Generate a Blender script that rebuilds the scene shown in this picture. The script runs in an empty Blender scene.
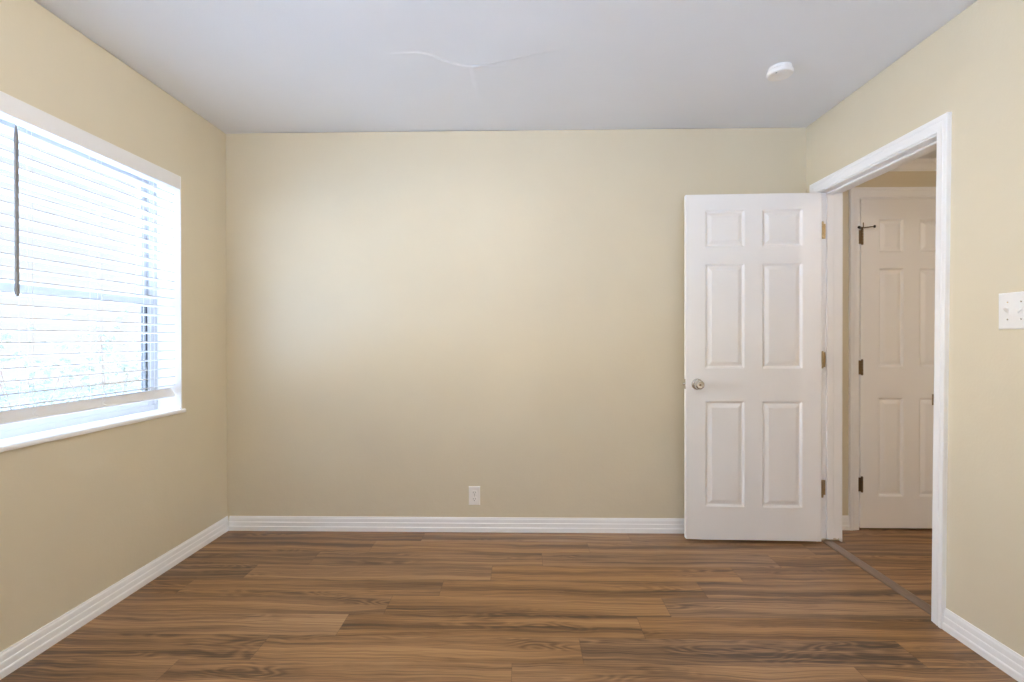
import bpy, bmesh, math, random
from mathutils import Vector, Matrix

scn = bpy.context.scene
col = scn.collection
random.seed(11)

# ------------------------------------------------------------------ room constants (metres)
XL, XR, YB, YR, H = -1.814, 1.707, 2.940, -1.05, 2.44
WT = 0.131                         # partition thickness beside the hall
HX0, HX1, HYE, HH = XR + WT, 2.95, 3.005, 2.25   # hall: near face, far face, end wall, ceiling
WY0, WY1, WZ0, WZ1 = 1.05, 2.545, 0.800, 2.038   # window opening
RX0, RX1, RZ0, RZ1 = -0.40, 1.10, 0.70, 2.00          # opening of the added fill-light window behind the camera
DY0, DY1, DZ = 2.033, 2.818, 2.006               # clear bedroom doorway

# ------------------------------------------------------------------ camera
cd = bpy.data.cameras.new('camera')
cam = bpy.data.objects.new('camera', cd)
col.objects.link(cam)
scn.camera = cam
cd.sensor_width = 36.0
cd.lens = 484.0 / 1024.0 * 36.0
cd.clip_start = 0.02
yaw, pitch, roll = 0.01992, -0.00444, -0.00182
f = Vector((-math.sin(yaw) * math.cos(pitch), math.cos(yaw) * math.cos(pitch), math.sin(pitch)))
r = Vector((math.cos(yaw), math.sin(yaw), 0.0))
u = r.cross(f)
r2 = r * math.cos(roll) + u * math.sin(roll)
u2 = u * math.cos(roll) - r * math.sin(roll)
m = Matrix((r2, u2, -f)).transposed().to_4x4()
m.translation = Vector((0.0, 0.0, 1.17256))
cam.matrix_world = m

# ------------------------------------------------------------------ world (bright hazy daylight), lights, exposure
w = bpy.data.worlds.new('daylight')
scn.world = w
w.use_nodes = True
wn, wl = w.node_tree.nodes, w.node_tree.links
bg = wn['Background']
tc = wn.new('ShaderNodeTexCoord'); sp = wn.new('ShaderNodeSeparateXYZ'); rp = wn.new('ShaderNodeValToRGB')
wl.new(tc.outputs['Generated'], sp.inputs[0]); wl.new(sp.outputs['Z'], rp.inputs[0]); wl.new(rp.outputs[0], bg.inputs['Color'])
rp.color_ramp.elements[0].position = 0.0; rp.color_ramp.elements[0].color = (0.92, 0.96, 1.0, 1)
rp.color_ramp.elements[1].position = 0.8; rp.color_ramp.elements[1].color = (0.36, 0.60, 1.0, 1)
bg.inputs['Strength'].default_value = 19.5

def light(name, kind, loc, energy, color, **kw):
    d = bpy.data.lights.new(name, kind)
    d.energy = energy; d.color = color
    for k, v in kw.items():
        setattr(d, k, v)
    o = bpy.data.objects.new(name, d); col.objects.link(o); o.location = loc
    return o

portal = light('window_portal', 'AREA', (XL - 0.21, (WY0 + WY1) / 2, (WZ0 + WZ1) / 2), 1.0, (1, 1, 1),
               shape='RECTANGLE', size=WY1 - WY0, size_y=WZ1 - WZ0)
portal.rotation_euler = (math.radians(90), 0, math.radians(-90))
portal.data.cycles.is_portal = True
portal = light('fill_window_portal', 'AREA', ((RX0 + RX1) / 2, YR - 0.125, (RZ0 + RZ1) / 2), 1.0, (1, 1, 1),  # guides daylight through the added fill window
               shape='RECTANGLE', size=RX1 - RX0, size_y=RZ1 - RZ0)
portal.rotation_euler = (math.radians(90), 0, math.radians(180))
portal.data.cycles.is_portal = True
light('room_bulb', 'POINT', (-0.30, 0.95, 2.385), 39.0, (1.0, 0.92, 0.815), shadow_soft_size=0.045)
light('hall_fill', 'POINT', (2.40, 0.55, 2.15), 29.0, (1.0, 0.91, 0.82), shadow_soft_size=0.08)  # added unseen lamp, stands in for ambient light in the hall

vs = scn.view_settings
scn.display_settings.display_device = 'sRGB'
vs.view_transform = 'Standard'; vs.look = 'None'; vs.gamma = 1.0; vs.use_curve_mapping = False
vs.exposure = -0.02
scn.cycles.max_bounces = 14
scn.cycles.diffuse_bounces = 9
scn.cycles.sample_clamp_direct = 1.04      # highlights clip at each sample, as they do on a sensor

# ------------------------------------------------------------------ helpers
def tag(o, label=None, cat=None, group=None, kind=None):
    if label: o['label'] = label
    if cat: o['category'] = cat
    if group: o['group'] = group
    if kind: o['kind'] = kind
    return o

def link(name, me, mat, parent=None, smooth=None):
    for mm in (mat if isinstance(mat, (list, tuple)) else [mat]):
        me.materials.append(mm)
    if smooth is not None:
        me.shade_smooth()
        me.set_sharp_from_angle(angle=math.radians(smooth))
    o = bpy.data.objects.new(name, me)
    col.objects.link(o)
    if parent:
        o.parent = parent
        o.matrix_parent_inverse = parent_world(parent).inverted()
    return o

def parent_world(o):
    mw = o.matrix_basis.copy()
    return mw if o.parent is None else parent_world(o.parent) @ o.matrix_parent_inverse @ mw

def obj(name, bm, mat, parent=None, smooth=None, recalc=True):
    if recalc:
        bmesh.ops.recalc_face_normals(bm, faces=bm.faces[:])
    me = bpy.data.meshes.new(name)
    bm.to_mesh(me); bm.free()
    return link(name, me, mat, parent, smooth)

def empty(name, loc):
    o = bpy.data.objects.new(name, None)
    o.empty_display_size = 0.1
    col.objects.link(o); o.location = loc
    return o

def box(bm, lo, hi, bev=0.0, seg=2):
    vs_ = [bm.verts.new((x, y, z)) for x in (lo[0], hi[0]) for y in (lo[1], hi[1]) for z in (lo[2], hi[2])]
    fs = [(0, 1, 3, 2), (4, 6, 7, 5), (0, 4, 5, 1), (2, 3, 7, 6), (0, 2, 6, 4), (1, 5, 7, 3)]
    faces = [bm.faces.new([vs_[i] for i in q]) for q in fs]
    if bev:
        ed = list({e for fc in faces for e in fc.edges})
        bmesh.ops.bevel(bm, geom=ed, offset=bev, segments=seg, affect='EDGES', profile=0.5)
    return vs_

def lathe(bm, prof, n=32, mat=None, cap=True):
    """prof: list of (radius, height) about local Z; mat places it."""
    mat = mat or Matrix.Identity(4)
    rings = []
    for (rad, z) in prof:
        rings.append([bm.verts.new(mat @ Vector((rad * math.cos(2 * math.pi * k / n), rad * math.sin(2 * math.pi * k / n), z))) for k in range(n)])
    for a, b in zip(rings, rings[1:]):
        for k in range(n):
            bm.faces.new((a[k], a[(k + 1) % n], b[(k + 1) % n], b[k]))
    if cap:
        bm.faces.new(rings[0][::-1]); bm.faces.new(rings[-1])

def tube(bm, a, b, rad, n=12):
    a, b = Vector(a), Vector(b)
    d = b - a
    q = d.to_track_quat('Z', 'Y').to_matrix().to_4x4()
    q.translation = a
    lathe(bm, [(rad, 0), (rad, d.length)], n, q)

def sweep(bm, prof, path, mitre=None):
    """Loft a closed 2-D profile through frames: path = list of (origin, axis_u, axis_v)."""
    rings = [[bm.verts.new(o + au * p[0] + av * p[1]) for p in prof] for (o, au, av) in path]
    n = len(prof)
    for a, b in zip(rings, rings[1:]):
        for k in range(n):
            bm.faces.new((a[k], a[(k + 1) % n], b[(k + 1) % n], b[k]))
    bm.faces.new(rings[0][::-1]); bm.faces.new(rings[-1])

V = Vector

# ------------------------------------------------------------------ materials
def mat_base(name, color, rough=0.5, metal=0.0, spec=0.5):
    mt = bpy.data.materials.new(name); mt.use_nodes = True
    b = mt.node_tree.nodes['Principled BSDF']
    b.inputs['Base Color'].default_value = (*color, 1)
    b.inputs['Roughness'].default_value = rough
    b.inputs['Metallic'].default_value = metal
    b.inputs['Specular IOR Level'].default_value = spec
    return mt, mt.node_tree.nodes, mt.node_tree.links, b

def painted(name, color, rough, spec, bumps, mottling=0.03, mscale=2.5):
    """Paint over plaster or wood: faint mottling of the paint, layered roller / trowel bumps."""
    mt, n, l, b = mat_base(name, color, rough, 0, spec)
    g = n.new('ShaderNodeNewGeometry')
    if mottling:
        nz = n.new('ShaderNodeTexNoise'); nz.inputs['Scale'].default_value = mscale; nz.inputs['Detail'].default_value = 5
        l.new(g.outputs['Position'], nz.inputs['Vector'])
        mr = n.new('ShaderNodeMapRange'); mr.inputs['To Min'].default_value = 1 - mottling; mr.inputs['To Max'].default_value = 1 + mottling
        mr.inputs['From Min'].default_value = 0.3; mr.inputs['From Max'].default_value = 0.7
        l.new(nz.outputs['Fac'], mr.inputs['Value'])
        hs = n.new('ShaderNodeHueSaturation'); hs.inputs['Color'].default_value = (*color, 1)
        l.new(mr.outputs[0], hs.inputs['Value']); l.new(hs.outputs[0], b.inputs['Base Color'])
    prev = None
    for (scale, dist, detail) in bumps:
        nz = n.new('ShaderNodeTexNoise'); nz.inputs['Scale'].default_value = scale; nz.inputs['Detail'].default_value = detail
        l.new(g.outputs['Position'], nz.inputs['Vector'])
        bp = n.new('ShaderNodeBump'); bp.inputs['Strength'].default_value = 1.0; bp.inputs['Distance'].default_value = dist
        l.new(nz.outputs['Fac'], bp.inputs['Height'])
        if prev: l.new(prev.outputs[0], bp.inputs['Normal'])
        prev = bp
    if prev: l.new(prev.outputs[0], b.inputs['Normal'])
    return mt

M_WALL = painted('beige_satin_paint', (0.660, 0.583, 0.432), 0.45, 0.36, [(3.2, 0.005, 2), (14, 0.0011, 4), (110, 0.0004, 3)], 0.02)
M_CEIL = painted('ceiling_paint', (0.785, 0.797, 0.825), 0.55, 0.3, [(2.2, 0.006, 2), (140, 0.0004, 3)], 0.012)
M_TRIM = painted('white_trim_paint', (0.885, 0.880, 0.875), 0.32, 0.45, [(30, 0.0005, 3)], 0.012, 9)
M_DOOR = painted('white_door_paint', (0.850, 0.832, 0.812), 0.38, 0.4, [(45, 0.00025, 3)], 0.01, 7)
M_VINYL = painted('white_vinyl', (0.50, 0.51, 0.53), 0.35, 0.45, [], 0.01, 8)
M_SLAT = painted('white_slat', (0.64, 0.64, 0.645), 0.4, 0.4, [(60, 0.0002, 2)], 0.012, 12)
M_VALANCE = painted('valance_white', (0.80, 0.785, 0.77), 0.42, 0.4, [(60, 0.0002, 2)], 0.012, 12)
M_PLASTIC = painted('white_plastic', (0.84, 0.82, 0.79), 0.3, 0.5, [], 0.008, 20)
M_SLOT = mat_base('dark_slot', (0.02, 0.018, 0.016), 0.6)[0]
M_CORD = mat_base('cord_white', (0.80, 0.80, 0.80), 0.7)[0]
M_GASKET = mat_base('dark_gasket', (0.03, 0.035, 0.04), 0.5)[0]

def metal(name, color, rough, scale=260):
    mt, n, l, b = mat_base(name, color, rough, 1.0)
    g = n.new('ShaderNodeNewGeometry')
    nz = n.new('ShaderNodeTexNoise'); nz.inputs['Scale'].default_value = scale; nz.inputs['Detail'].default_value = 4
    l.new(g.outputs['Position'], nz.inputs['Vector'])
    mr = n.new('ShaderNodeMapRange'); mr.inputs['To Min'].default_value = rough * 0.75; mr.inputs['To Max'].default_value = rough * 1.3
    l.new(nz.outputs['Fac'], mr.inputs['Value']); l.new(mr.outputs[0], b.inputs['Roughness'])
    return mt

M_NICKEL = metal('satin_nickel', (0.60, 0.56, 0.50), 0.24)
M_BRASS = metal('aged_brass', (0.42, 0.31, 0.17), 0.38)
M_BRONZE = metal('dark_bronze', (0.17, 0.115, 0.065), 0.42)

mt, n_, l_, b_ = mat_base('clear_smoke_acrylic', (0.22, 0.21, 0.20), 0.15)
M_WAND = mt

# window glass
mt = bpy.data.materials.new('window_glass'); mt.use_nodes = True
n_, l_ = mt.node_tree.nodes, mt.node_tree.links
n_.remove(n_['Principled BSDF'])
tr = n_.new('ShaderNodeBsdfTransparent'); tr.inputs[0].default_value = (0.97, 0.97, 0.975, 1)
gl = n_.new('ShaderNodeBsdfGlossy'); gl.inputs['Roughness'].default_value = 0.02
lw = n_.new('ShaderNodeLayerWeight'); lw.inputs['Blend'].default_value = 0.5
pw = n_.new('ShaderNodeMath'); pw.operation = 'POWER'; pw.inputs[1].default_value = 5.0
fr = n_.new('ShaderNodeMath'); fr.operation = 'MULTIPLY_ADD'; fr.inputs[1].default_value = 0.75; fr.inputs[2].default_value = 0.04
l_.new(lw.outputs['Facing'], pw.inputs[0]); l_.new(pw.outputs[0], fr.inputs[0])
mx = n_.new('ShaderNodeMixShader')
l_.new(fr.outputs[0], mx.inputs[0]); l_.new(tr.outputs[0], mx.inputs[1]); l_.new(gl.outputs[0], mx.inputs[2])
l_.new(mx.outputs[0], n_['Material Output'].inputs['Surface'])
M_GLASS = mt

# wood plank floor
def wood_floor():
    mt, n, l, b = mat_base('walnut_plank', (0.3, 0.17, 0.09), 0.42, 0, 0.26)
    at = n.new('ShaderNodeAttribute'); at.attribute_name = 'plank'
    uv = n.new('ShaderNodeUVMap'); uv.uv_map = 'UVMap'
    sx = n.new('ShaderNodeSeparateXYZ'); l.new(uv.outputs[0], sx.inputs[0])
    sc_ = n.new('ShaderNodeSeparateColor'); l.new(at.outputs['Color'], sc_.inputs[0])
    def math_(op, a, b2, clamp=False):
        q = n.new('ShaderNodeMath'); q.operation = op; q.use_clamp = clamp
        for i, x in enumerate((a, b2)):
            if isinstance(x, (int, float)): q.inputs[i].default_value = x
            else: l.new(x, q.inputs[i])
        return q.outputs[0]
    def comb(x, y, z):
        q = n.new('ShaderNodeCombineXYZ')
        for i, v in enumerate((x, y, z)):
            if isinstance(v, (int, float)): q.inputs[i].default_value = v
            else: l.new(v, q.inputs[i])
        return q.outputs[0]
    def noise(vec, scale, detail, rough=0.55, dist=0.0):
        q = n.new('ShaderNodeTexNoise'); l.new(vec, q.inputs['Vector'])
        q.inputs['Scale'].default_value = scale; q.inputs['Detail'].default_value = detail
        q.inputs['Roughness'].default_value = rough; q.inputs['Distortion'].default_value = dist
        return q.outputs['Fac']
    U, W = sx.outputs['X'], sx.outputs['Y']
    R, G, B = sc_.outputs[0], sc_.outputs[1], sc_.outputs[2]
    seed = math_('MULTIPLY', R, 61.0)
    # slow wander of the grain along the board
    wob = noise(comb(math_('MULTIPLY', U, 1.6), math_('MULTIPLY', W, 3.0), seed), 1.0, 3)
    Wd = math_('ADD', W, math_('MULTIPLY', math_('SUBTRACT', wob, 0.5), 0.10))
    bands = noise(comb(math_('MULTIPLY', U, 0.55), math_('MULTIPLY', Wd, 19.0), seed), 1.0, 2, 0.5)
    mid = noise(comb(math_('MULTIPLY', U, 1.5), math_('MULTIPLY', Wd, 210.0), math_('ADD', seed, 9.0)), 1.0, 5, 0.62, 0.3)
    fine = noise(comb(math_('MULTIPLY', U, 7.0), math_('MULTIPLY', W, 520.0), math_('ADD', seed, 4.0)), 1.0, 3, 0.6)
    # cathedral figure: rings of a stretched distance field
    ring = n.new('ShaderNodeTexNoise'); l.new(comb(math_('MULTIPLY', U, 2.0), math_('MULTIPLY', W, 9.0), math_('ADD', seed, 17.0)), ring.inputs['Vector'])
    ring.inputs['Scale'].default_value = 1.0; ring.inputs['Detail'].default_value = 2
    rs = math_('SINE', math_('MULTIPLY', ring.outputs['Fac'], 95.0), 0.0)
    knot = noise(comb(math_('MULTIPLY', U, 1.3), math_('MULTIPLY', W, 10.0), math_('ADD', seed, 31.0)), 1.0, 1)
    kmask = n.new('ShaderNodeMapRange'); kmask.inputs['From Min'].default_value = 0.54; kmask.inputs['From Max'].default_value = 0.68
    l.new(knot, kmask.inputs['Value'])
    rings = math_('MULTIPLY', math_('MULTIPLY', rs, 0.13), kmask.outputs[0])
    val = math_('MULTIPLY', math_('SUBTRACT', bands, 0.5), 1.25)
    val = math_('ADD', val, math_('MULTIPLY', math_('SUBTRACT', mid, 0.5), 1.3))
    val = math_('ADD', val, math_('MULTIPLY', math_('SUBTRACT', fine, 0.5), 0.75))
    val = math_('ADD', val, rings)
    val = math_('SUBTRACT', val, math_('MULTIPLY', kmask.outputs[0], 0.10))
    val = math_('ADD', val, math_('MULTIPLY', math_('SUBTRACT', G, 0.5), 0.13))
    val = math_('ADD', val, 0.56, True)
    ramp = n.new('ShaderNodeValToRGB'); l.new(val, ramp.inputs[0])
    e = ramp.color_ramp.elements
    e[0].position = 0.10; e[0].color = (0.055, 0.029, 0.013, 1)
    e[1].position = 0.92; e[1].color = (0.395, 0.222, 0.098, 1)
    x = ramp.color_ramp.elements.new(0.36); x.color = (0.128, 0.064, 0.026, 1)
    x = ramp.color_ramp.elements.new(0.60); x.color = (0.262, 0.137, 0.057, 1)
    hs = n.new('ShaderNodeHueSaturation'); l.new(ramp.outputs[0], hs.inputs['Color'])
    l.new(math_('ADD', 0.94, math_('MULTIPLY', B, 0.12)), hs.inputs['Saturation'])
    # micro-bevel seams: dark where the board edge is within a millimetre
    ev = math_('MINIMUM', W, math_('SUBTRACT', 0.15, W))
    eu = math_('MINIMUM', U, math_('SUBTRACT', 1.22, U))
    ed = math_('MINIMUM', ev, eu)
    mr = n.new('ShaderNodeMapRange'); mr.inputs['From Min'].default_value = 0.0004; mr.inputs['From Max'].default_value = 0.0019
    mr.inputs['To Min'].default_value = 0.62; mr.inputs['To Max'].default_value = 1.0
    l.new(ed, mr.inputs['Value'])
    mix = n.new('ShaderNodeMix'); mix.data_type = 'RGBA'; mix.blend_type = 'MULTIPLY'; mix.inputs['Factor'].default_value = 1.0
    l.new(hs.outputs[0], mix.inputs['A']); l.new(mr.outputs[0], mix.inputs['B'])
    l.new(mix.outputs['Result'], b.inputs['Base Color'])
    bp = n.new('ShaderNodeBump'); bp.inputs['Distance'].default_value = 0.0006; bp.inputs['Strength'].default_value = 0.6
    l.new(math_('ADD', math_('MULTIPLY', mid, 0.5), math_('MULTIPLY', mr.outputs[0], 0.8)), bp.inputs['Height'])
    l.new(bp.outputs[0], b.inputs['Normal'])
    rr = n.new('ShaderNodeMapRange'); rr.inputs['To Min'].default_value = 0.36; rr.inputs['To Max'].default_value = 0.52
    l.new(mid, rr.inputs['Value']); l.new(rr.outputs[0], b.inputs['Roughness'])
    return mt
M_FLOOR = wood_floor()

def strip_wood():
    mt, n, l, b = mat_base('brown_strip', (0.13, 0.075, 0.045), 0.45)
    g = n.new('ShaderNodeNewGeometry')
    mp = n.new('ShaderNodeMapping'); mp.inputs['Scale'].default_value = (90, 3, 90); l.new(g.outputs['Position'], mp.inputs[0])
    nz = n.new('ShaderNodeTexNoise'); nz.inputs['Detail'].default_value = 5; l.new(mp.outputs[0], nz.inputs['Vector'])
    rp_ = n.new('ShaderNodeValToRGB'); l.new(nz.outputs['Fac'], rp_.inputs[0])
    rp_.color_ramp.elements[0].color = (0.105, 0.065, 0.042, 1); rp_.color_ramp.elements[1].color = (0.24, 0.155, 0.105, 1)
    l.new(rp_.outputs[0], b.inputs['Base Color'])
    return mt
M_STRIP = strip_wood()

# ------------------------------------------------------------------ the shell
def slab(name, boxes, mat, label=None):
    bm = bmesh.new()
    for lo, hi in boxes: box(bm, lo, hi)
    o = obj(name, bm, mat)
    return tag(o, label, None, None, 'structure')

# floor: 150 x 1220 mm boards running across the room, end joints where the photograph has them
ROW = {0: 0.633, 1: -0.847, 2: 0.107, 3: -0.153, 4: -0.380, 5: 0.629, 6: 0.482, 7: 0.222, 8: -0.037, 9: -0.62}
def build_floor():
    me = bpy.data.meshes.new('floor')
    verts, faces, uvs, cols = [], [], [], []
    L, Wd = 1.22, 0.15
    x0, x1 = XL - 0.16, HX1 + 0.1
    rng = random.Random(5)
    k = -1
    while True:
        yb = 2.945 - Wd * (k + 1); yt = yb + Wd
        if yt < YR - 0.1: break
        j = ROW.get(k, rng.uniform(-0.6, 0.6))
        xs = j - math.ceil((j - x0) / L) * L
        while xs < x1:
            a, c = max(xs, x0), min(xs + L, x1)
            i = len(verts)
            verts += [(a, yb, 0), (c, yb, 0), (c, yt, 0), (a, yt, 0)]
            faces.append((i, i + 1, i + 2, i + 3))
            uvs += [(a - xs, 0), (c - xs, 0), (c - xs, Wd), (a - xs, Wd)]
            cols += [(rng.random(), rng.random(), rng.random(), 1)] * 4
            xs += L
        k += 1
    # slab underneath so the floor has thickness
    i = len(verts); ylo, yhi = yb + Wd, 2.945 + Wd
    verts += [(x0, ylo, 0), (x1, ylo, 0), (x1, yhi, 0), (x0, yhi, 0), (x0, ylo, -.05), (x1, ylo, -.05), (x1, yhi, -.05), (x0, yhi, -.05)]
    for q in ((4, 7, 6, 5), (0, 4, 5, 1), (1, 5, 6, 2), (2, 6, 7, 3), (3, 7, 4, 0)):
        faces.append(tuple(i + z for z in q)); uvs += [(0.3, 0.07)] * 4; cols += [(0.2, 0.2, 0.2, 1)] * 4
    me.from_pydata(verts, [], faces)
    ul = me.uv_layers.new(name='UVMap')
    for q, t in enumerate(uvs): ul.data[q].uv = t
    ca = me.color_attributes.new('plank', 'FLOAT_COLOR', 'CORNER')
    for q, t in enumerate(cols): ca.data[q].color = t
    return tag(link('floor', me, M_FLOOR), 'brown walnut-look plank floor running from the bedroom into the hall', 'floor', None, 'structure')
build_floor()

# ceiling: one sheet whose skim coat carries a peeled seam, as in the photograph
SEAM = [(-0.66, 2.150), (-0.56, 2.137), (-0.46, 2.131), (-0.405, 2.150), (-0.347, 2.200), (-0.290, 2.232), (-0.256, 2.243),
        (-0.190, 2.241), (-0.120, 2.224), (-0.051, 2.200), (0.016, 2.178), (0.084, 2.152), (0.160, 2.132), (0.234, 2.113), (0.32, 2.10)]
BRANCH = [(-0.233, 2.243), (-0.235, 2.33), (-0.231, 2.42), (-0.227, 2.56)]
def lerp_path(pts, t):
    for (a, b), (c, d) in zip(pts, pts[1:]):
        if a <= t <= c:
            s = (t - a) / (c - a); s2 = s * s * (3 - 2 * s)
            return b + (d - b) * (0.5 * s + 0.5 * s2)
    return None
def smooth(t): t = max(0.0, min(1.0, t)); return t * t * (3 - 2 * t)
def ceil_z(x, y):
    z = H + 0.0035 * math.sin(2.1 * x + 0.7) * math.sin(1.7 * y + 0.4)
    ys = lerp_path(SEAM, x)
    if ys is not None:
        env = smooth((x + 0.66) / 0.25) * smooth((0.32 - x) / 0.4)
        d = y - ys
        k = smooth((x + 0.27) / 0.12)         # past the middle the torn edge hangs on the other side of the seam
        if d > 0:
            z -= env * (1 - k) * 0.0034 * math.exp(-d / 0.10) * smooth(d / 0.006)
        else:
            z -= env * k * 0.0062 * math.exp(d / 0.10) * smooth(-d / 0.006)
    if 2.245 < y < 2.6:
        xb = lerp_path([(p[1], p[0]) for p in BRANCH], y)
        if xb is not None:
            d = x - xb
            env = smooth((2.56 - y) / 0.22)
            z -= env * 0.0056 * (smooth((d + 0.006) / 0.012) * math.exp(-max(d, 0) / 0.09) )
    # the sheet sags a little where it meets the back wall
    z -= 0.006 * smooth((y - 2.45) / 0.5) * math.exp(-((x + 1.75) / 0.5) ** 2)
    return z
def build_ceiling():
    def steps(lo, hi, f0, f1, fine, coarse):
        o = []; t = lo
        while t < hi - 1e-6:
            o.append(t); t += fine if f0 <= t < f1 else coarse
        o.append(hi); return o
    xs = steps(XL - 0.15, XR + 0.06, -0.72, 0.36, 0.008, 0.06)
    ys = steps(YR - 0.06, YB + 0.06, 2.06, 2.62, 0.004, 0.06)
    verts = [(x, y, ceil_z(x, y)) for y in ys for x in xs]
    nx, ny = len(xs), len(ys)
    faces = [(j * nx + i, (j + 1) * nx + i, (j + 1) * nx + i + 1, j * nx + i + 1) for j in range(ny - 1) for i in range(nx - 1)]
    n0 = len(verts)
    top = H + 0.10
    verts += [(xs[0], ys[0], top), (xs[-1], ys[0], top), (xs[-1], ys[-1], top), (xs[0], ys[-1], top)]
    faces.append((n0, n0 + 1, n0 + 2, n0 + 3))
    me = bpy.data.meshes.new('ceiling'); me.from_pydata(verts, [], faces)
    return tag(link('ceiling', me, M_CEIL, None, 60), 'white painted ceiling with a peeled wavy seam', 'ceiling', None, 'structure')
build_ceiling()

# left wall with the window opening (outer shell 0.2 m)
T = 0.205
TOPW = H - 0.004
slab('wall_left', [
    ((XL - T, YR, -0.05), (XL, WY0, TOPW)), ((XL - T, WY1, -0.05), (XL, YB + 0.12, TOPW)),
    ((XL - T, WY0, -0.05), (XL, WY1, WZ0 - 0.012)), ((XL - T, WY0, WZ1), (XL, WY1, TOPW))], M_WALL, 'beige wall holding the window')
slab('wall_back', [((XL, YB, -0.05), (XR, YB + 0.12, TOPW - 0.0005))], M_WALL, 'beige wall facing the camera with an outlet low on it')
slab('wall_rear', [((XL - T, YR - 0.12, -0.05), (RX0, YR, TOPW)), ((RX1, YR - 0.12, -0.05), (HX1 + 0.1, YR, TOPW)),
                   ((RX0, YR - 0.12, -0.05), (RX1, YR, RZ0)), ((RX0, YR - 0.12, RZ1), (RX1, YR, TOPW))], M_WALL, 'beige wall behind the camera')
slab('wall_right', [
    ((XR, YR, -0.05), (HX0, DY0 - 0.02, TOPW)), ((XR, DY1 + 0.02, -0.05), (HX0, YB + 0.12, TOPW)),
    ((XR, DY0 - 0.02, DZ + 0.02), (HX0, DY1 + 0.02, TOPW))], M_WALL, 'beige wall with the doorway and the light switch')
# the hall beyond
slab('wall_hall_end', [((HX0, HYE, -0.05), (2.050, HYE + 0.12, 2.32)), ((2.70, HYE, -0.05), (HX1, HYE + 0.12, 2.32)),
                       ((2.050, HYE, 2.045), (2.70, HYE + 0.12, 2.32)), ((2.03, HYE + 0.08, -0.05), (2.72, HYE + 0.12, 2.1))],
     M_WALL, 'beige end wall of the hall around the closed hall door')
slab('wall_hall_side', [((HX1, YR, -0.05), (HX1 + 0.1, HYE + 0.12, 2.32))], M_WALL, 'beige long wall of the hall')
slab('ceiling_hall', [((HX0, YR, HH), (HX1, HYE, HH + 0.06))], M_CEIL, 'low white ceiling of the hall')

# ------------------------------------------------------------------ trim profiles
BASE = [(0, 0), (0.0155, 0), (0.0155, 0.024), (0.0145, 0.028), (0.0115, 0.031), (0.0110, 0.050), (0.0105, 0.055), (0.0078, 0.0575),
        (0.0076, 0.0700), (0.0070, 0.0790), (0.0045, 0.0850), (0.0040, 0.0905), (0, 0.0910)]
def baseboard(name, a, b, normal, label):
    bm = bmesh.new()
    sweep(bm, [(p[0], p[1] * 0.945) for p in BASE], [(V(a), V(normal), V((0, 0, 1))), (V(b), V(normal), V((0, 0, 1)))])
    tag(obj(name, bm, M_TRIM), label, 'baseboard', None, 'structure')
baseboard('baseboard_left', (XL, YR, 0), (XL, YB, 0), (1, 0, 0), 'white moulded baseboard under the window wall')
baseboard('baseboard_back', (XL + 0.0155, YB, 0), (XR, YB, 0), (0, -1, 0), 'white moulded baseboard along the wall with the outlet')
baseboard('baseboard_right', (XR, YR, 0), (XR, DY0 - 0.0550, 0), (-1, 0, 0), 'white moulded baseboard under the light switch')
baseboard('baseboard_hall', (HX0, HYE, 0), (2.010, HYE, 0), (0, -1, 0), 'short white baseboard beside the hall door casing')

# casing: 57 mm colonial profile, u = from the opening outwards, v = out of the wall
CAS = [(0, 0), (0, 0.0085), (0.003, 0.0105), (0.011, 0.0108), (0.014, 0.0125), (0.026, 0.0140), (0.036, 0.0168), (0.0385, 0.0150), (0.0410, 0.0150),
       (0.044, 0.0180), (0.0555, 0.0185), (0.0585, 0.0165), (0.0590, 0)]
def casing(bm, y0, y1, zt, plane, nrm, axis):
    """Mitred frame round an opening. axis 'y': opening runs along y on plane x; axis 'x': along x on plane y."""
    def P(t, z): return V((plane, t, z)) if axis == 'y' else V((t, plane, z))
    A = V((0, 1, 0)) if axis == 'y' else V((1, 0, 0))
    Z = V((0, 0, 1)); N = V(nrm)
    sweep(bm, CAS, [(P(y0, 0), -A, N), (P(y0, zt), -A + Z, N), (P(y1, zt), A + Z, N), (P(y1, 0), A, N)])

# bedroom door casing, jambs, stops
def plumb(bm):                                # the latch-side jamb of the old frame is a little out of plumb
    for v in bm.verts:
        if v.co.y < DY0 + 0.05: v.co.y += 0.011 * (1.0 - v.co.z)
tr1 = empty('trim_1', (XR, (DY0 + DY1) / 2, 0))
tag(tr1, 'white moulded casing and jamb round the open bedroom doorway', 'door frame', None, 'structure')
bm = bmesh.new(); casing(bm, DY0 - 0.005, DY1 + 0.002, DZ + 0.005, XR, (-1, 0, 0), 'y'); plumb(bm); obj('casing', bm, M_TRIM, tr1)
bm = bmesh.new(); casing(bm, DY0 - 0.005, DY1 + 0.005, DZ + 0.005, HX0, (1, 0, 0), 'y'); obj('hall_casing', bm, M_TRIM, tr1)
bm = bmesh.new()
box(bm, (XR, DY0 - 0.02, 0), (HX0, DY0, DZ), 0.0015); 
rag = [(XR, 0.016), (XR + 0.012, 0.0165), (XR + 0.030, 0.020), (XR + 0.046, 0.0185), (XR + 0.058, 0.022), (XR + 0.075, 0.0195), (XR + 0.084, 0.0235),
       (XR + 0.097, 0.021), (XR + 0.108, 0.0165), (XR + 0.116, 0.0215), (XR + 0.124, 0.020), (HX0, 0.017), (HX0, DZ), (XR, DZ)]   # foot cut ragged above the floor
sweep(bm, rag, [(V((0, DY1, 0)), V((1, 0, 0)), V((0, 0, 1))), (V((0, DY1 + 0.02, 0)), V((1, 0, 0)), V((0, 0, 1)))])
box(bm, (XR, DY0 - 0.02, DZ), (HX0, DY1 + 0.02, DZ + 0.02), 0.0015)
plumb(bm); obj('jamb', bm, M_TRIM, tr1)
bm = bmesh.new()
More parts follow.
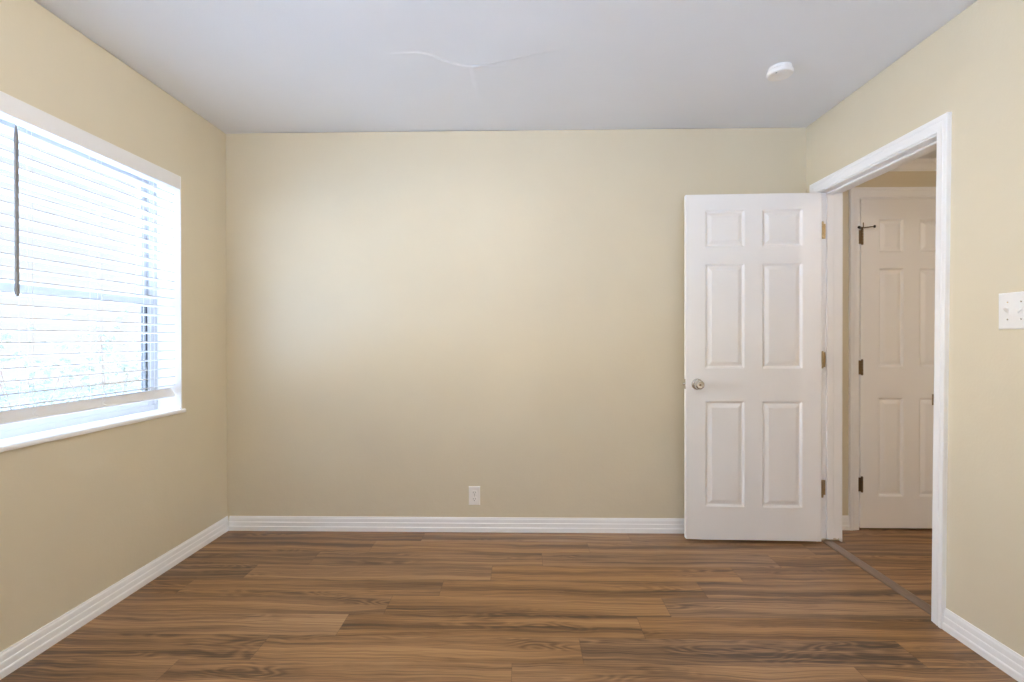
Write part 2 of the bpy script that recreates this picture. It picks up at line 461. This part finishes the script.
sx0, sx1 = XR + 0.042, XR + 0.080
box(bm, (sx0, DY0, 0), (sx1, DY0 + 0.011, DZ), 0.003); box(bm, (sx0, DY1 - 0.011, 0.018), (sx1, DY1, DZ), 0.003)
box(bm, (sx0, DY0, DZ - 0.011), (sx1, DY1, DZ), 0.003)
plumb(bm); obj('door_stop', bm, M_TRIM, tr1)
bm = bmesh.new()
box(bm, (XR - 0.003, DY0 - 0.001, 0.885), (XR + 0.030, DY0 + 0.0025, 0.950), 0.001)
lathe(bm, [(0.0035, 0.0), (0.0035, 0.045)], 12, Matrix.Translation((XR - 0.004, DY0 + 0.005, 0.895)))
tag(obj('strike_plate', bm, M_BRONZE, tr1, 40), 'dark metal strike plate lip')

# hall door casing and jamb
HD0, HD1, HDT = 2.071, 2.681, 2.022
tr2 = empty('trim_2', (2.376, HYE, 0))
tag(tr2, 'white moulded casing round the closed hall door', 'door frame', None, 'structure')
bm = bmesh.new(); casing(bm, HD0 - 0.010, HD1 + 0.010, HDT + 0.010, HYE, (0, -1, 0), 'x'); obj('casing', bm, M_TRIM, tr2)
bm = bmesh.new()
box(bm, (HD0 - 0.021, HYE, 0), (HD0 - 0.003, HYE + 0.10, HDT + 0.003)); box(bm, (HD1 + 0.003, HYE, 0), (HD1 + 0.019, HYE + 0.10, HDT + 0.003))
box(bm, (HD0 - 0.021, HYE, HDT + 0.003), (HD1 + 0.019, HYE + 0.10, HDT + 0.023)); obj('jamb', bm, M_TRIM, tr2)

# crown strip of the hall
CROWN = [(0, 0), (0, -0.060), (0.006, -0.060), (0.008, -0.054), (0.013, -0.050), (0.028, -0.022), (0.040, -0.014), (0.042, -0.008), (0.046, -0.006), (0.046, 0)]
bm = bmesh.new()
sweep(bm, CROWN, [(V((HX0, HYE, HH)), V((0, -1, 0)), V((0, 0, 1))), (V((HX1, HYE, HH)), V((0, -1, 0)), V((0, 0, 1)))])
tag(obj('trim_3', bm, M_TRIM), 'white crown moulding over the hall door', 'moulding', None, 'structure')

# transition strip in the doorway
bm = bmesh.new()
S = [(-0.028, 0), (-0.028, 0.0045), (-0.026, 0.0065), (-0.014, 0.0100), (0.0, 0.0110), (0.014, 0.0100), (0.026, 0.0065), (0.028, 0.0045), (0.028, 0)]
sweep(bm, S, [(V((XR + 0.049, DY0 + 0.012, 0)), V((1, 0, 0)), V((0, 0, 1))), (V((XR + 0.049, DY1 - 0.001, 0)), V((1, 0, 0)), V((0, 0, 1)))])
tag(obj('transition_strip', bm, M_STRIP, None, 50), 'narrow dark brown transition strip on the floor across the bedroom doorway', 'threshold')

# ------------------------------------------------------------------ six-panel doors
def six_panel(width, height, thick, cols, rows):
    """Moulded door leaf: x 0..width, front face y = 0 (towards -y), back y = thick, z 0..height."""
    bm = bmesh.new()
    xs = [0.0] + [v for c in cols for v in c] + [width]
    zs = [0.0] + [v for c in rows for v in c] + [height]
    for side in (0, 1):
        yf = 0.0 if side == 0 else thick
        s = 1 if side == 0 else -1
        grid = [[bm.verts.new((x, yf, z)) for x in xs] for z in zs]
        for j in range(len(zs) - 1):
            for i in range(len(xs) - 1):
                q = [grid[j][i], grid[j][i + 1], grid[j + 1][i + 1], grid[j + 1][i]]
                if i % 2 == 1 and j % 2 == 1:
                    ring = q
                    for (ins, dep) in ((0.004, 0.0030), (0.010, 0.0085), (0.014, 0.0095), (0.018, 0.0085), (0.036, 0.0022), (0.039, 0.0018)):
                        x0, x1, z0, z1 = xs[i] + ins, xs[i + 1] - ins, zs[j] + ins, zs[j + 1] - ins
                        nr = [bm.verts.new(c) for c in ((x0, yf + s * dep, z0), (x1, yf + s * dep, z0), (x1, yf + s * dep, z1), (x0, yf + s * dep, z1))]
                        for k in range(4):
                            bm.faces.new((ring[k], ring[(k + 1) % 4], nr[(k + 1) % 4], nr[k]))
                        ring = nr
                    bm.faces.new(ring)
                else:
                    bm.faces.new(q)
        if side == 0: front = grid
        else: back = grid
    def strip(a, b):
        for k in range(len(a) - 1): bm.faces.new((a[k], a[k + 1], b[k + 1], b[k]))
    strip(front[0], back[0]); strip(front[-1], back[-1])
    strip([g[0] for g in front], [g[0] for g in back]); strip([g[-1] for g in front], [g[-1] for g in back])
    bmesh.ops.recalc_face_normals(bm, faces=bm.faces[:])
    return bm

def bevel_outline(bm, width, height, off=0.0025):
    def outer(v): return v.co.x < 1e-6 or v.co.x > width - 1e-6 or v.co.z < 1e-6 or v.co.z > height - 1e-6
    ed = [e for e in bm.edges if outer(e.verts[0]) and outer(e.verts[1]) and len(e.link_faces) == 2 and
          e.link_faces[0].normal.dot(e.link_faces[1].normal) < 0.3]
    bmesh.ops.bevel(bm, geom=ed, offset=off, segments=2, affect='EDGES', profile=0.5)

ROWS = [(0.190, 0.795), (0.983, 1.582), (1.678, 1.888)]

# bedroom door, swung open against the back wall
P0, P1 = V((0.9440, 2.801, 0.018)), V((1.7000, 2.7765, 0.018))
DW, DH, DT = (P1 - P0).length, 1.980, 0.034
ang = math.atan2(P1.y - P0.y, P1.x - P0.x)
MD = Matrix.Translation(P0) @ Matrix.Rotation(ang, 4, 'Z')
bm = six_panel(DW, DH, DT, [(0.109, 0.330), (0.428, 0.651)], ROWS)
bevel_outline(bm, DW, DH)
# the worn bottom corner of the hinge side
for v in bm.verts:
    if v.co.z < 0.004 and v.co.y < DT * 0.5 and v.co.x > 0.02:
        v.co.z -= 0.0035 * max(0, math.sin(v.co.x * 9.0)) ** 3
d1 = obj('door_1', bm, M_DOOR)
d1.matrix_world = MD
tag(d1, 'white six-panel bedroom door standing open against the beige wall', 'door', None, 'structure')

def placed(name, bm, mat, parent, mtx, smooth_=40):
    o = obj(name, bm, mat, None, smooth_)
    o.parent = parent
    o.matrix_basis = mtx
    return o
RX = Matrix.Rotation(math.radians(90), 4, 'X')          # lathe axis +z -> -y
KNOB = [(0.0325, 0.0), (0.0325, 0.0035), (0.030, 0.0065), (0.020, 0.0085), (0.0135, 0.0105), (0.0120, 0.016), (0.0120, 0.022), (0.0165, 0.027),
        (0.0235, 0.032), (0.0268, 0.039), (0.0268, 0.046), (0.0245, 0.052), (0.0205, 0.0555), (0.0185, 0.0560), (0.0180, 0.0545), (0.0060, 0.0535)]
KX, KZ = 0.063, 0.910 - 0.018
bm = bmesh.new(); lathe(bm, KNOB, 40)
kn = placed('door_knob', bm, M_NICKEL, d1, Matrix.Translation((KX, 0.0, KZ)) @ RX, 50)
tag(kn, 'satin nickel round knob')
bm = bmesh.new(); lathe(bm, [(0.0055, 0), (0.0055, 0.0012), (0.002, 0.0014)], 16); box(bm, (-0.0008, -0.0035, 0.0010), (0.0008, 0.0035, 0.0016))
b2 = obj('lock_button', bm, M_BRONZE, None, 40); b2.parent = kn; b2.matrix_basis = Matrix.Translation((0, 0, 0.0535))
bm = bmesh.new(); lathe(bm, KNOB, 32)
placed('back_knob', bm, M_NICKEL, d1, Matrix.Translation((KX, DT, KZ)) @ Matrix.Rotation(math.radians(-90), 4, 'X'), 50)
bm = bmesh.new(); box(bm, (-0.0016, DT / 2 - 0.0125, KZ - 0.028), (0.001, DT / 2 + 0.0125, KZ + 0.028), 0.0006)
box(bm, (-0.0120, DT / 2 - 0.006, KZ - 0.0065), (0, DT / 2 + 0.006, KZ + 0.0065), 0.003)
placed('latch_plate', bm, M_NICKEL, d1, Matrix.Identity(4))

def hinge_bm(leafdir, h=0.089):
    """Butt hinge about local z: knuckled barrel plus two leaves."""
    bm = bmesh.new()
    lathe(bm, [(0.0025, -0.004), (0.0045, -0.0035), (0.0058, 0.0)], 14)
    for k in range(5):
        a = h * k / 5 + 0.0004; b = h * (k + 1) / 5 - 0.0004
        lathe(bm, [(0.0050, a), (0.0060, a + 0.0008), (0.0060, b - 0.0008), (0.0050, b)], 14)
    lathe(bm, [(0.0058, h), (0.0062, h + 0.002), (0.0045, h + 0.0045), (0.002, h + 0.0055)], 14)
    for (lo, hi) in leafdir: box(bm, lo, hi, 0.0005, 1)
    return bm
for z in (0.2525, 0.9875, 1.7235):
    bm = hinge_bm([((-0.003, 0.000, 0.002), (0.0000, 0.030, 0.087)), ((0.002, 0.030, 0.002), (0.036, 0.0325, 0.087))])
    placed('hinge', bm, M_BRASS, d1, MD.inverted() @ Matrix.Translation((1.7080, 2.7835, 0.018 + z)), 40)

# hall door, closed
bm = six_panel(HD1 - HD0, HDT - 0.010, 0.034, [(0.108, 0.258), (0.352, 0.502)], [(0.195, 0.798), (0.987, 1.589), (1.685, 1.889)])
bevel_outline(bm, HD1 - HD0, HDT - 0.010)
d2 = obj('door_2', bm, M_DOOR)
d2.matrix_world = Matrix.Translation((HD0, HYE - 0.006, 0.010))
tag(d2, 'closed white six-panel door at the end of the hall', 'door', None, 'structure')
for z in (0.225, 0.940, 1.735):
    bm = hinge_bm([((-0.020, 0.001, 0.002), (0, 0.003, 0.087)), ((0, 0.001, 0.002), (0.004, 0.003, 0.087))])
    placed('hinge', bm, M_BRONZE, d2, Matrix.Translation((0.004, -0.0075, z)), 40)
# hinge-pin door stop on the upper hinge: collar, two arms with bumpers
bm = bmesh.new()
zt = 1.735 + 0.094
lathe(bm, [(0.0085, 0), (0.0095, 0.001), (0.0095, 0.009), (0.0085, 0.010)], 16, Matrix.Translation((-0.002, -0.0075, zt)))
tube(bm, (-0.002, -0.0075, zt + 0.005), (-0.030, -0.030, zt + 0.004), 0.0035)
tube(bm, (-0.002, -0.0075, zt + 0.005), (0.052, -0.040, zt + 0.006), 0.0032)
lathe(bm, [(0.0025, 0), (0.0025, 0.032)], 10, Matrix.Translation((0.006, -0.0135, zt + 0.004)))
st = placed('hinge_pin_stop', bm, M_BRONZE, d2, Matrix.Identity(4))
bm = bmesh.new()
q = V((0.054, -0.033, 0)).to_track_quat('Z', 'Y').to_matrix().to_4x4()
lathe(bm, [(0.004, -0.004), (0.0085, -0.002), (0.0085, 0.005), (0.005, 0.008)], 14, Matrix.Translation((0.052, -0.040, zt + 0.006)) @ q)
q = V((-0.028, -0.022, 0)).to_track_quat('Z', 'Y').to_matrix().to_4x4()
lathe(bm, [(0.004, -0.004), (0.0080, -0.002), (0.0080, 0.005), (0.005, 0.008)], 14, Matrix.Translation((-0.030, -0.030, zt + 0.004)) @ q)
b2 = obj('bumper', bm, M_SLOT, None, 40); b2.parent = st; b2.matrix_basis = Matrix.Identity(4)
bm = bmesh.new(); lathe(bm, KNOB, 32)
placed('door_knob', bm, M_NICKEL, d2, Matrix.Translation((HD1 - HD0 - 0.068, 0.0, 0.90)) @ RX, 50)

# ------------------------------------------------------------------ window
win = empty('window_1', (XL - 0.12, (WY0 + WY1) / 2, WZ0))
tag(win, 'white single-hung window behind the lowered blind', 'window', None, 'structure')
FX = XL - 0.125                               # room face of the window frame
bm = bmesh.new()                              # frame set in the opening
for lo, hi in (((FX - 0.075, WY0, WZ0), (FX, WY0 + 0.028, WZ1)), ((FX - 0.075, WY1 - 0.028, WZ0), (FX, WY1, WZ1)),
               ((FX - 0.075, WY0 + 0.028, WZ1 - 0.028), (FX, WY1 - 0.028, WZ1)), ((FX - 0.075, WY0 + 0.028, WZ0), (FX, WY1 - 0.028, WZ0 + 0.030))):
    box(bm, lo, hi, 0.002)
obj('window_frame', bm, M_VINYL, win)
MR = 1.375
def sash(name, x0, x1, z0, z1, rail_lo, rail_hi):
    bm = bmesh.new(); st_ = 0.040
    a, b = WY0 + 0.026, WY1 - 0.026
    for lo, hi in (((x0, a, z0), (x1, a + st_, z1)), ((x0, b - st_, z0), (x1, b, z1)),
                   ((x0, a + st_, z0), (x1, b - st_, z0 + rail_lo)), ((x0, a + st_, z1 - rail_hi), (x1, b - st_, z1))):
        box(bm, lo, hi, 0.003)
    s = obj(name, bm, M_VINYL, win)
    bm = bmesh.new(); xm = (x0 + x1) / 2
    box(bm, (xm - 0.002, a + st_ - 0.008, z0 + rail_lo - 0.008), (xm + 0.002, b - st_ + 0.008, z1 - rail_hi + 0.008))
    obj('pane', bm, M_GLASS, s)
    return s, a + st_, b - st_
sash('upper_sash', FX - 0.066, FX - 0.036, MR - 0.022, WZ1 - 0.026, 0.044, 0.040)
ls, ga, gb = sash('lower_sash', FX - 0.034, FX - 0.004, WZ0 + 0.028, MR + 0.022, 0.050, 0.044)
bm = bmesh.new()
for y in (ga, gb - 0.012):
    box(bm, (FX - 0.0335, y, WZ0 + 0.105), (FX - 0.0055, y + 0.012, MR - 0.022), 0.002)
tag(obj('gasket', bm, M_GASKET, ls), 'dark glazing gasket')
bm = bmesh.new()                              # painted stool with a rounded nose
SP = [(-0.145, 0.0), (-0.145, -0.020), (0.007, -0.020), (0.0105, -0.018), (0.012, -0.014), (0.012, -0.006), (0.0105, -0.002), (0.007, 0.0)]
sweep(bm, SP, [(V((XL, WY0 - 0.03, WZ0 + 0.002)), V((1, 0, 0)), V((0, 0, 1))), (V((XL, WY1 + 0.018, WZ0 + 0.002)), V((1, 0, 0)), V((0, 0, 1)))])
for v in list(bm.verts):                      # the horns beyond the opening stop at the wall face
    if v.co.x < XL - 0.001:
        v.co.y = min(max(v.co.y, WY0 + 0.0), WY1 - 0.0)
obj('window_sill', bm, M_TRIM, win, 35)
bm = bmesh.new()                              # white reveal lining
box(bm, (FX, WY1 - 0.006, WZ0 + 0.002), (XL + 0.0015, WY1 + 0.001, WZ1)); box(bm, (FX, WY0 - 0.001, WZ0 + 0.002), (XL + 0.0015, WY0 + 0.006, WZ1))
box(bm, (FX, WY0, WZ1 - 0.006), (XL + 0.0015, WY1, WZ1 + 0.001))
obj('reveal_lining', bm, M_TRIM, win)

w2 = empty('fill_window', ((RX0 + RX1) / 2, YR - 0.06, RZ0))  # added unseen window, lets daylight in to brighten the lower walls
tag(w2, 'plain white window added behind the camera for fill light', 'window', None, 'structure')
bm = bmesh.new()
for lo, hi in (((RX0, YR - 0.10, RZ0), (RX0 + 0.04, YR - 0.04, RZ1)), ((RX1 - 0.04, YR - 0.10, RZ0), (RX1, YR - 0.04, RZ1)),
               ((RX0 + 0.04, YR - 0.10, RZ0), (RX1 - 0.04, YR - 0.04, RZ0 + 0.04)), ((RX0 + 0.04, YR - 0.10, RZ1 - 0.04), (RX1 - 0.04, YR - 0.04, RZ1)),
               ((RX0 + 0.04, YR - 0.09, 1.43), (RX1 - 0.04, YR - 0.05, 1.47))):
    box(bm, lo, hi, 0.002)
obj('window_frame', bm, M_VINYL, w2)
bm = bmesh.new(); box(bm, (RX0 + 0.035, YR - 0.072, RZ0 + 0.035), (RX1 - 0.035, YR - 0.068, RZ1 - 0.035)); obj('pane', bm, M_GLASS, w2)

# ------------------------------------------------------------------ window blind
bl = empty('window_blind', (XL - 0.045, (WY0 + WY1) / 2, WZ1 - 0.01))
tag(bl, 'white horizontal slat blind hanging in the window, bottom rail above the sill', 'blind')
BY0, BY1 = WY0 + 0.016, WY1 - 0.014
SX = XL - 0.046                               # slat centre line
bm = bmesh.new()                              # valance board with a moulded face
VP = [(-0.010, 0.0), (0.001, 0.0), (0.002, 0.002), (0.002, 0.0655), (0.001, 0.0685), (-0.010, 0.0685)]
sweep(bm, VP, [(V((XL + 0.001, BY0 - 0.008, WZ1 - 0.069)), V((1, 0, 0)), V((0, 0, 1))), (V((XL + 0.001, BY1 + 0.006, WZ1 - 0.069)), V((1, 0, 0)), V((0, 0, 1)))])
box(bm, (XL - 0.045, BY1 - 0.004, WZ1 - 0.069), (XL - 0.009, BY1 + 0.006, WZ1 - 0.008))
obj('valance', bm, M_VALANCE, bl)
bm = bmesh.new(); box(bm, (SX - 0.029, BY0, WZ1 - 0.060), (SX + 0.026, BY1, WZ1 - 0.010), 0.002)
obj('headrail', bm, M_SLAT, bl)
LAD = [1.18, 1.48, 1.78, 2.08, 2.38]
bm = bmesh.new()
NS, PZ, Z0 = 23, 0.0457, 1.937
TILT = math.radians(6.0)
for k in range(NS):
    zc = Z0 - PZ * k
    prof = []
    for s in range(7):                        # gently crowned slat 50 x 2.6 mm
        t = -0.025 + 0.05 * s / 6
        prof.append((t, 0.0012 * (1 - (t / 0.025) ** 2)))
    prof = prof + [(t, zz - 0.0038) for (t, zz) in reversed(prof)]
    c, s_ = math.cos(TILT), math.sin(TILT)
    jit = random.uniform(-0.0015, 0.0015)
    prof = [(t * c - zz * s_, t * s_ + zz * c) for (t, zz) in prof]
    sweep(bm, prof, [(V((SX, BY0 + 0.004, zc)), V((1, 0, 0)), V((0, 0, 1))), (V((SX, BY1 - 0.004, zc + jit)), V((1, 0, 0)), V((0, 0, 1)))])
obj('slat_panel', bm, M_SLAT, bl, 40)
bm = bmesh.new()                              # bottom rail hanging tipped towards the room
rp_ = [(-0.025, 0.008), (0.025, 0.008), (0.025, -0.008), (-0.025, -0.008)]
c, s_ = math.cos(math.radians(-58)), math.sin(math.radians(-58))
rp_ = [(t * c - zz * s_, t * s_ + zz * c) for (t, zz) in rp_]
RZ = 0.893
sweep(bm, rp_, [(V((SX + 0.008, BY0 + 0.004, RZ)), V((1, 0, 0)), V((0, 0, 1))), (V((SX + 0.008, BY1 - 0.002, RZ)), V((1, 0, 0)), V((0, 0, 1)))])
bmesh.ops.bevel(bm, geom=bm.edges[:], offset=0.003, segments=2, affect='EDGES')
obj('bottom_rail', bm, M_VALANCE, bl, 35)
for y in LAD:                                 # ladder cords, front and rear, with their rungs
    bm = bmesh.new()
    for dx in (-0.0265, 0.0265):
        tube(bm, (SX + dx, y, RZ + 0.01), (SX + dx, y, WZ1 - 0.055), 0.0008, 6)
    tube(bm, (SX, y + 0.008, RZ + 0.01), (SX, y + 0.008, WZ1 - 0.055), 0.0009, 6)
    for k in range(NS):
        zc = Z0 - PZ * k - 0.0028
        tube(bm, (SX - 0.0265, y, zc - 0.0026), (SX + 0.0265, y, zc + 0.0026), 0.0006, 5)
    pts = [(SX + 0.0335, y + 0.006, RZ + 0.016), (SX + 0.0345, y - 0.010, RZ + 0.004), (SX + 0.0405, y + 0.008, RZ - 0.010)]
    for a, b in zip(pts, pts[1:]): tube(bm, a, b, 0.0016, 6)
    obj('ladder_cord', bm, M_CORD, bl, 60)
bm = bmesh.new()                              # tilt wand
wy = 1.713
lathe(bm, [(0.0035, 0), (0.0066, 0.004), (0.0072, 0.03), (0.0064, 0.05), (0.0064, 0.58), (0.0040, 0.60), (0.0025, 0.612)], 8, Matrix.Translation((XL - 0.008, wy, 1.330)))
wd = obj('tilt_wand', bm, M_WAND, bl, 30)
bm = bmesh.new(); tube(bm, (XL - 0.008, wy, 1.940), (XL - 0.022, wy, 1.974), 0.0016, 8); obj('hook', bm, M_NICKEL, wd, 40)

# ------------------------------------------------------------------ wall outlet
oc = V((-0.289, YB, 0.218))
ou = empty('wall_outlet', oc); tag(ou, 'white duplex wall outlet low on the beige wall above the baseboard', 'outlet')
def plate(bm, axes, w_, h_, t_):
    """Bevelled cover plate: axes = (origin, u, v, normal)."""
    o, a, b, nn = axes
    prev = None
    for ins, dep in ((0.0, 0.0), (0.0, 0.0022), (0.0012, 0.0040), (0.0045, t_), (0.006, t_)):
        ring = [bm.verts.new(o + a * (sx_ * (w_ / 2 - ins)) + b * (sz_ * (h_ / 2 - ins)) + nn * dep) for sx_, sz_ in ((-1, -1), (1, -1), (1, 1), (-1, 1))]
        if prev:
            for k in range(4): bm.faces.new((prev[k], prev[(k + 1) % 4], ring[(k + 1) % 4], ring[k]))
        else: bm.faces.new(ring[::-1])
        prev = ring
    bm.faces.new(prev)
bm = bmesh.new(); plate(bm, (oc, V((1, 0, 0)), V((0, 0, 1)), V((0, -1, 0))), 0.070, 0.1145, 0.0058); obj('cover_plate', bm, M_PLASTIC, ou)
for dz in (0.0195, -0.0195):
    bm = bmesh.new(); c_ = oc + V((0, -0.0055, dz))
    ring0, ring1 = [], []
    for k in range(28):
        a = 2 * math.pi * k / 28
        px, pz = 0.0172 * math.cos(a), max(-0.0142, min(0.0142, 0.0172 * math.sin(a)))
        ring0.append(bm.verts.new(c_ + V((px, 0, pz)))); ring1.append(bm.verts.new(c_ + V((px * 0.96, -0.0022, pz * 0.96))))
    for k in range(28): bm.faces.new((ring0[k], ring0[(k + 1) % 28], ring1[(k + 1) % 28], ring1[k]))
    bm.faces.new(ring1); bm.faces.new(ring0[::-1])
    rc = obj('receptacle', bm, M_PLASTIC, ou)
    bm = bmesh.new()
    for sx_, hh in ((-0.0064, 0.0042), (0.0064, 0.0034)):
        box(bm, tuple(c_ + V((sx_ - 0.0010, -0.0026, 0.0025 - hh))), tuple(c_ + V((sx_ + 0.0010, -0.0021, 0.0025 + hh))))
    lathe(bm, [(0.0024, 0), (0.0024, 0.0005)], 12, Matrix.Translation(c_ + V((0, -0.0021, -0.0082))) @ RX)
    obj('slots', bm, M_SLOT, rc)
bm = bmesh.new(); lathe(bm, [(0.0028, 0), (0.0030, 0.0004), (0.0020, 0.0012)], 14, Matrix.Translation(oc + V((0, -0.0056, 0))) @ RX); obj('screw', bm, M_NICKEL, ou)

# ------------------------------------------------------------------ light switch (two-gang)
scn_c = V((XR, 1.706, 1.267))
sw = empty('light_switch', scn_c); tag(sw, 'white two-toggle light switch plate on the beige wall beside the doorway', 'light switch')
bm = bmesh.new(); plate(bm, (scn_c, V((0, 1, 0)), V((0, 0, 1)), V((-1, 0, 0))), 0.116, 0.128, 0.0062); obj('cover_plate', bm, M_PLASTIC, sw)
for dy, up in ((0.023, 1), (-0.023, -1)):
    c_ = scn_c + V((-0.006, dy, 0))
    bm = bmesh.new()
    box(bm, tuple(c_ + V((-0.0012, -0.0052, -0.0120))), tuple(c_ + V((0.0, 0.0052, 0.0120))), 0.0006, 1)
    pv = [bm.verts.new(c_ + V(p)) for p in ((-0.001, -0.0042, -0.0060), (-0.001, 0.0042, -0.0060), (-0.001, 0.0042, 0.0060), (-0.001, -0.0042, 0.0060),
          (-0.0140, -0.0034, up * 0.0085 - 0.0022), (-0.0140, 0.0034, up * 0.0085 - 0.0022), (-0.0140, 0.0034, up * 0.0085 + 0.0022), (-0.0140, -0.0034, up * 0.0085 + 0.0022))]
    for qd in ((0, 1, 2, 3), (4, 7, 6, 5), (0, 4, 5, 1), (1, 5, 6, 2), (2, 6, 7, 3), (3, 7, 4, 0)): bm.faces.new([pv[i] for i in qd])
    obj('toggle', bm, M_PLASTIC, sw)
    for dz in (0.030, -0.030):
        bm = bmesh.new(); lathe(bm, [(0.0028, 0), (0.0030, 0.0004), (0.0020, 0.0013)], 14, Matrix.Translation(c_ + V((0, 0, dz))) @ Matrix.Rotation(math.radians(-90), 4, 'Y'))
        obj('screw', bm, M_NICKEL, sw)

# ------------------------------------------------------------------ smoke detector
dc = V((1.213, 2.300, ceil_z(1.213, 2.3)))
sd = empty('smoke_detector', dc); tag(sd, 'round white smoke detector on the ceiling near the doorway', 'smoke detector')
FL = Matrix.Translation(dc) @ Matrix.Rotation(math.pi, 4, 'X')
bm = bmesh.new(); lathe(bm, [(0.050, -0.002), (0.050, 0.010), (0.0485, 0.012)], 48, FL); obj('mounting_base', bm, M_PLASTIC, sd, 40)
bm = bmesh.new(); lathe(bm, [(0.0485, 0.0115), (0.0515, 0.0125), (0.0555, 0.018), (0.0560, 0.030), (0.0535, 0.0345), (0.046, 0.0368), (0.030, 0.0375), (0.029, 0.0370), (0.006, 0.0370)], 48, FL)
obj('cover', bm, M_PLASTIC, sd, 40)
bm = bmesh.new(); lathe(bm, [(0.0075, 0), (0.0075, 0.001), (0.006, 0.0018)], 20, FL @ Matrix.Translation((-0.028, 0.020, 0.0366))); obj('test_button', bm, M_PLASTIC, sd, 40)
bm = bmesh.new(); lathe(bm, [(0.0042, 0), (0.0042, 0.0012)], 14, FL @ Matrix.Translation((-0.030, 0.026, 0.0366))); tag(obj('sounder_hole', bm, M_SLOT, sd, 40), 'dark round sounder hole')

# ------------------------------------------------------------------ outdoors, seen only between the slats
def ground_mat():
    mt, n, l, b = mat_base('pale_concrete', (0.5, 0.5, 0.5), 0.9)
    g = n.new('ShaderNodeNewGeometry'); nz = n.new('ShaderNodeTexNoise'); nz.inputs['Scale'].default_value = 3; nz.inputs['Detail'].default_value = 8
    l.new(g.outputs['Position'], nz.inputs['Vector'])
    rp2 = n.new('ShaderNodeValToRGB'); l.new(nz.outputs['Fac'], rp2.inputs[0])
    rp2.color_ramp.elements[0].color = (0.62, 0.64, 0.66, 1); rp2.color_ramp.elements[1].color = (0.76, 0.78, 0.80, 1)
    l.new(rp2.outputs[0], b.inputs['Base Color'])
    return mt
bm = bmesh.new(); box(bm, (-16, -14, -0.42), (12, 15, -0.32))
tag(obj('ground', bm, ground_mat()), 'pale concrete yard outside the window', 'yard', None, 'structure')
def leaf_mat():
    mt, n, l, b = mat_base('shrub_leaf', (0.08, 0.12, 0.06), 0.6)
    g = n.new('ShaderNodeNewGeometry'); nz = n.new('ShaderNodeTexNoise'); nz.inputs['Scale'].default_value = 9
    l.new(g.outputs['Position'], nz.inputs['Vector'])
    rp2 = n.new('ShaderNodeValToRGB'); l.new(nz.outputs['Fac'], rp2.inputs[0])
    rp2.color_ramp.elements[0].color = (0.08, 0.09, 0.06, 1); rp2.color_ramp.elements[1].color = (0.17, 0.18, 0.13, 1)
    l.new(rp2.outputs[0], b.inputs['Base Color'])
    return mt
M_LEAF = leaf_mat(); M_BARK = mat_base('bark', (0.10, 0.07, 0.05), 0.8)[0]
def shrub(x, y, hgt, rad, seed, label):
    rng = random.Random(seed)
    root = empty('garden_shrub', (x, y, -0.32)); tag(root, label, 'shrub', None)
    bs, bf = bmesh.new(), bmesh.new()
    tips = []
    for k in range(5):
        a = rng.uniform(0, 2 * math.pi); q = V((math.cos(a) * rad * rng.uniform(.2, .75), math.sin(a) * rad * rng.uniform(.2, .75), hgt * rng.uniform(.55, .92)))
        b0 = V((x, y, -0.34)); mid_ = b0 + V((q.x * .35, q.y * .35, q.z * .55)); e_ = b0 + q
        tube(bs, b0, mid_, 0.006, 5); tube(bs, mid_, e_, 0.004, 5); tips += [mid_, e_, (mid_ + e_) / 2]
    for k in range(260):
        t = rng.choice(tips); c_ = t + V((rng.gauss(0, .16), rng.gauss(0, .16), rng.gauss(0, .15)))
        d_ = V((rng.uniform(-1, 1), rng.uniform(-1, 1), rng.uniform(-.4, .9))).normalized(); s_ = d_.orthogonal().normalized(); ln = rng.uniform(.05, .09)
        nn = d_.cross(s_) * ln * 0.12
        pv = [bf.verts.new(p) for p in (c_, c_ + d_ * ln * .5 + s_ * ln * .26 + nn, c_ + d_ * ln, c_ + d_ * ln * .5 - s_ * ln * .26 + nn)]
        bf.faces.new(pv)
    obj('foliage', bf, M_LEAF, root, None, False); obj('stem', bs, M_BARK, root)
shrub(-4.3, 4.1, 1.70, 0.60, 1, 'leafy green garden shrub outside the window, in line with its middle')
shrub(-4.6, 5.3, 1.75, 0.62, 2, 'leafy green garden shrub outside the window, in line with its far jamb')
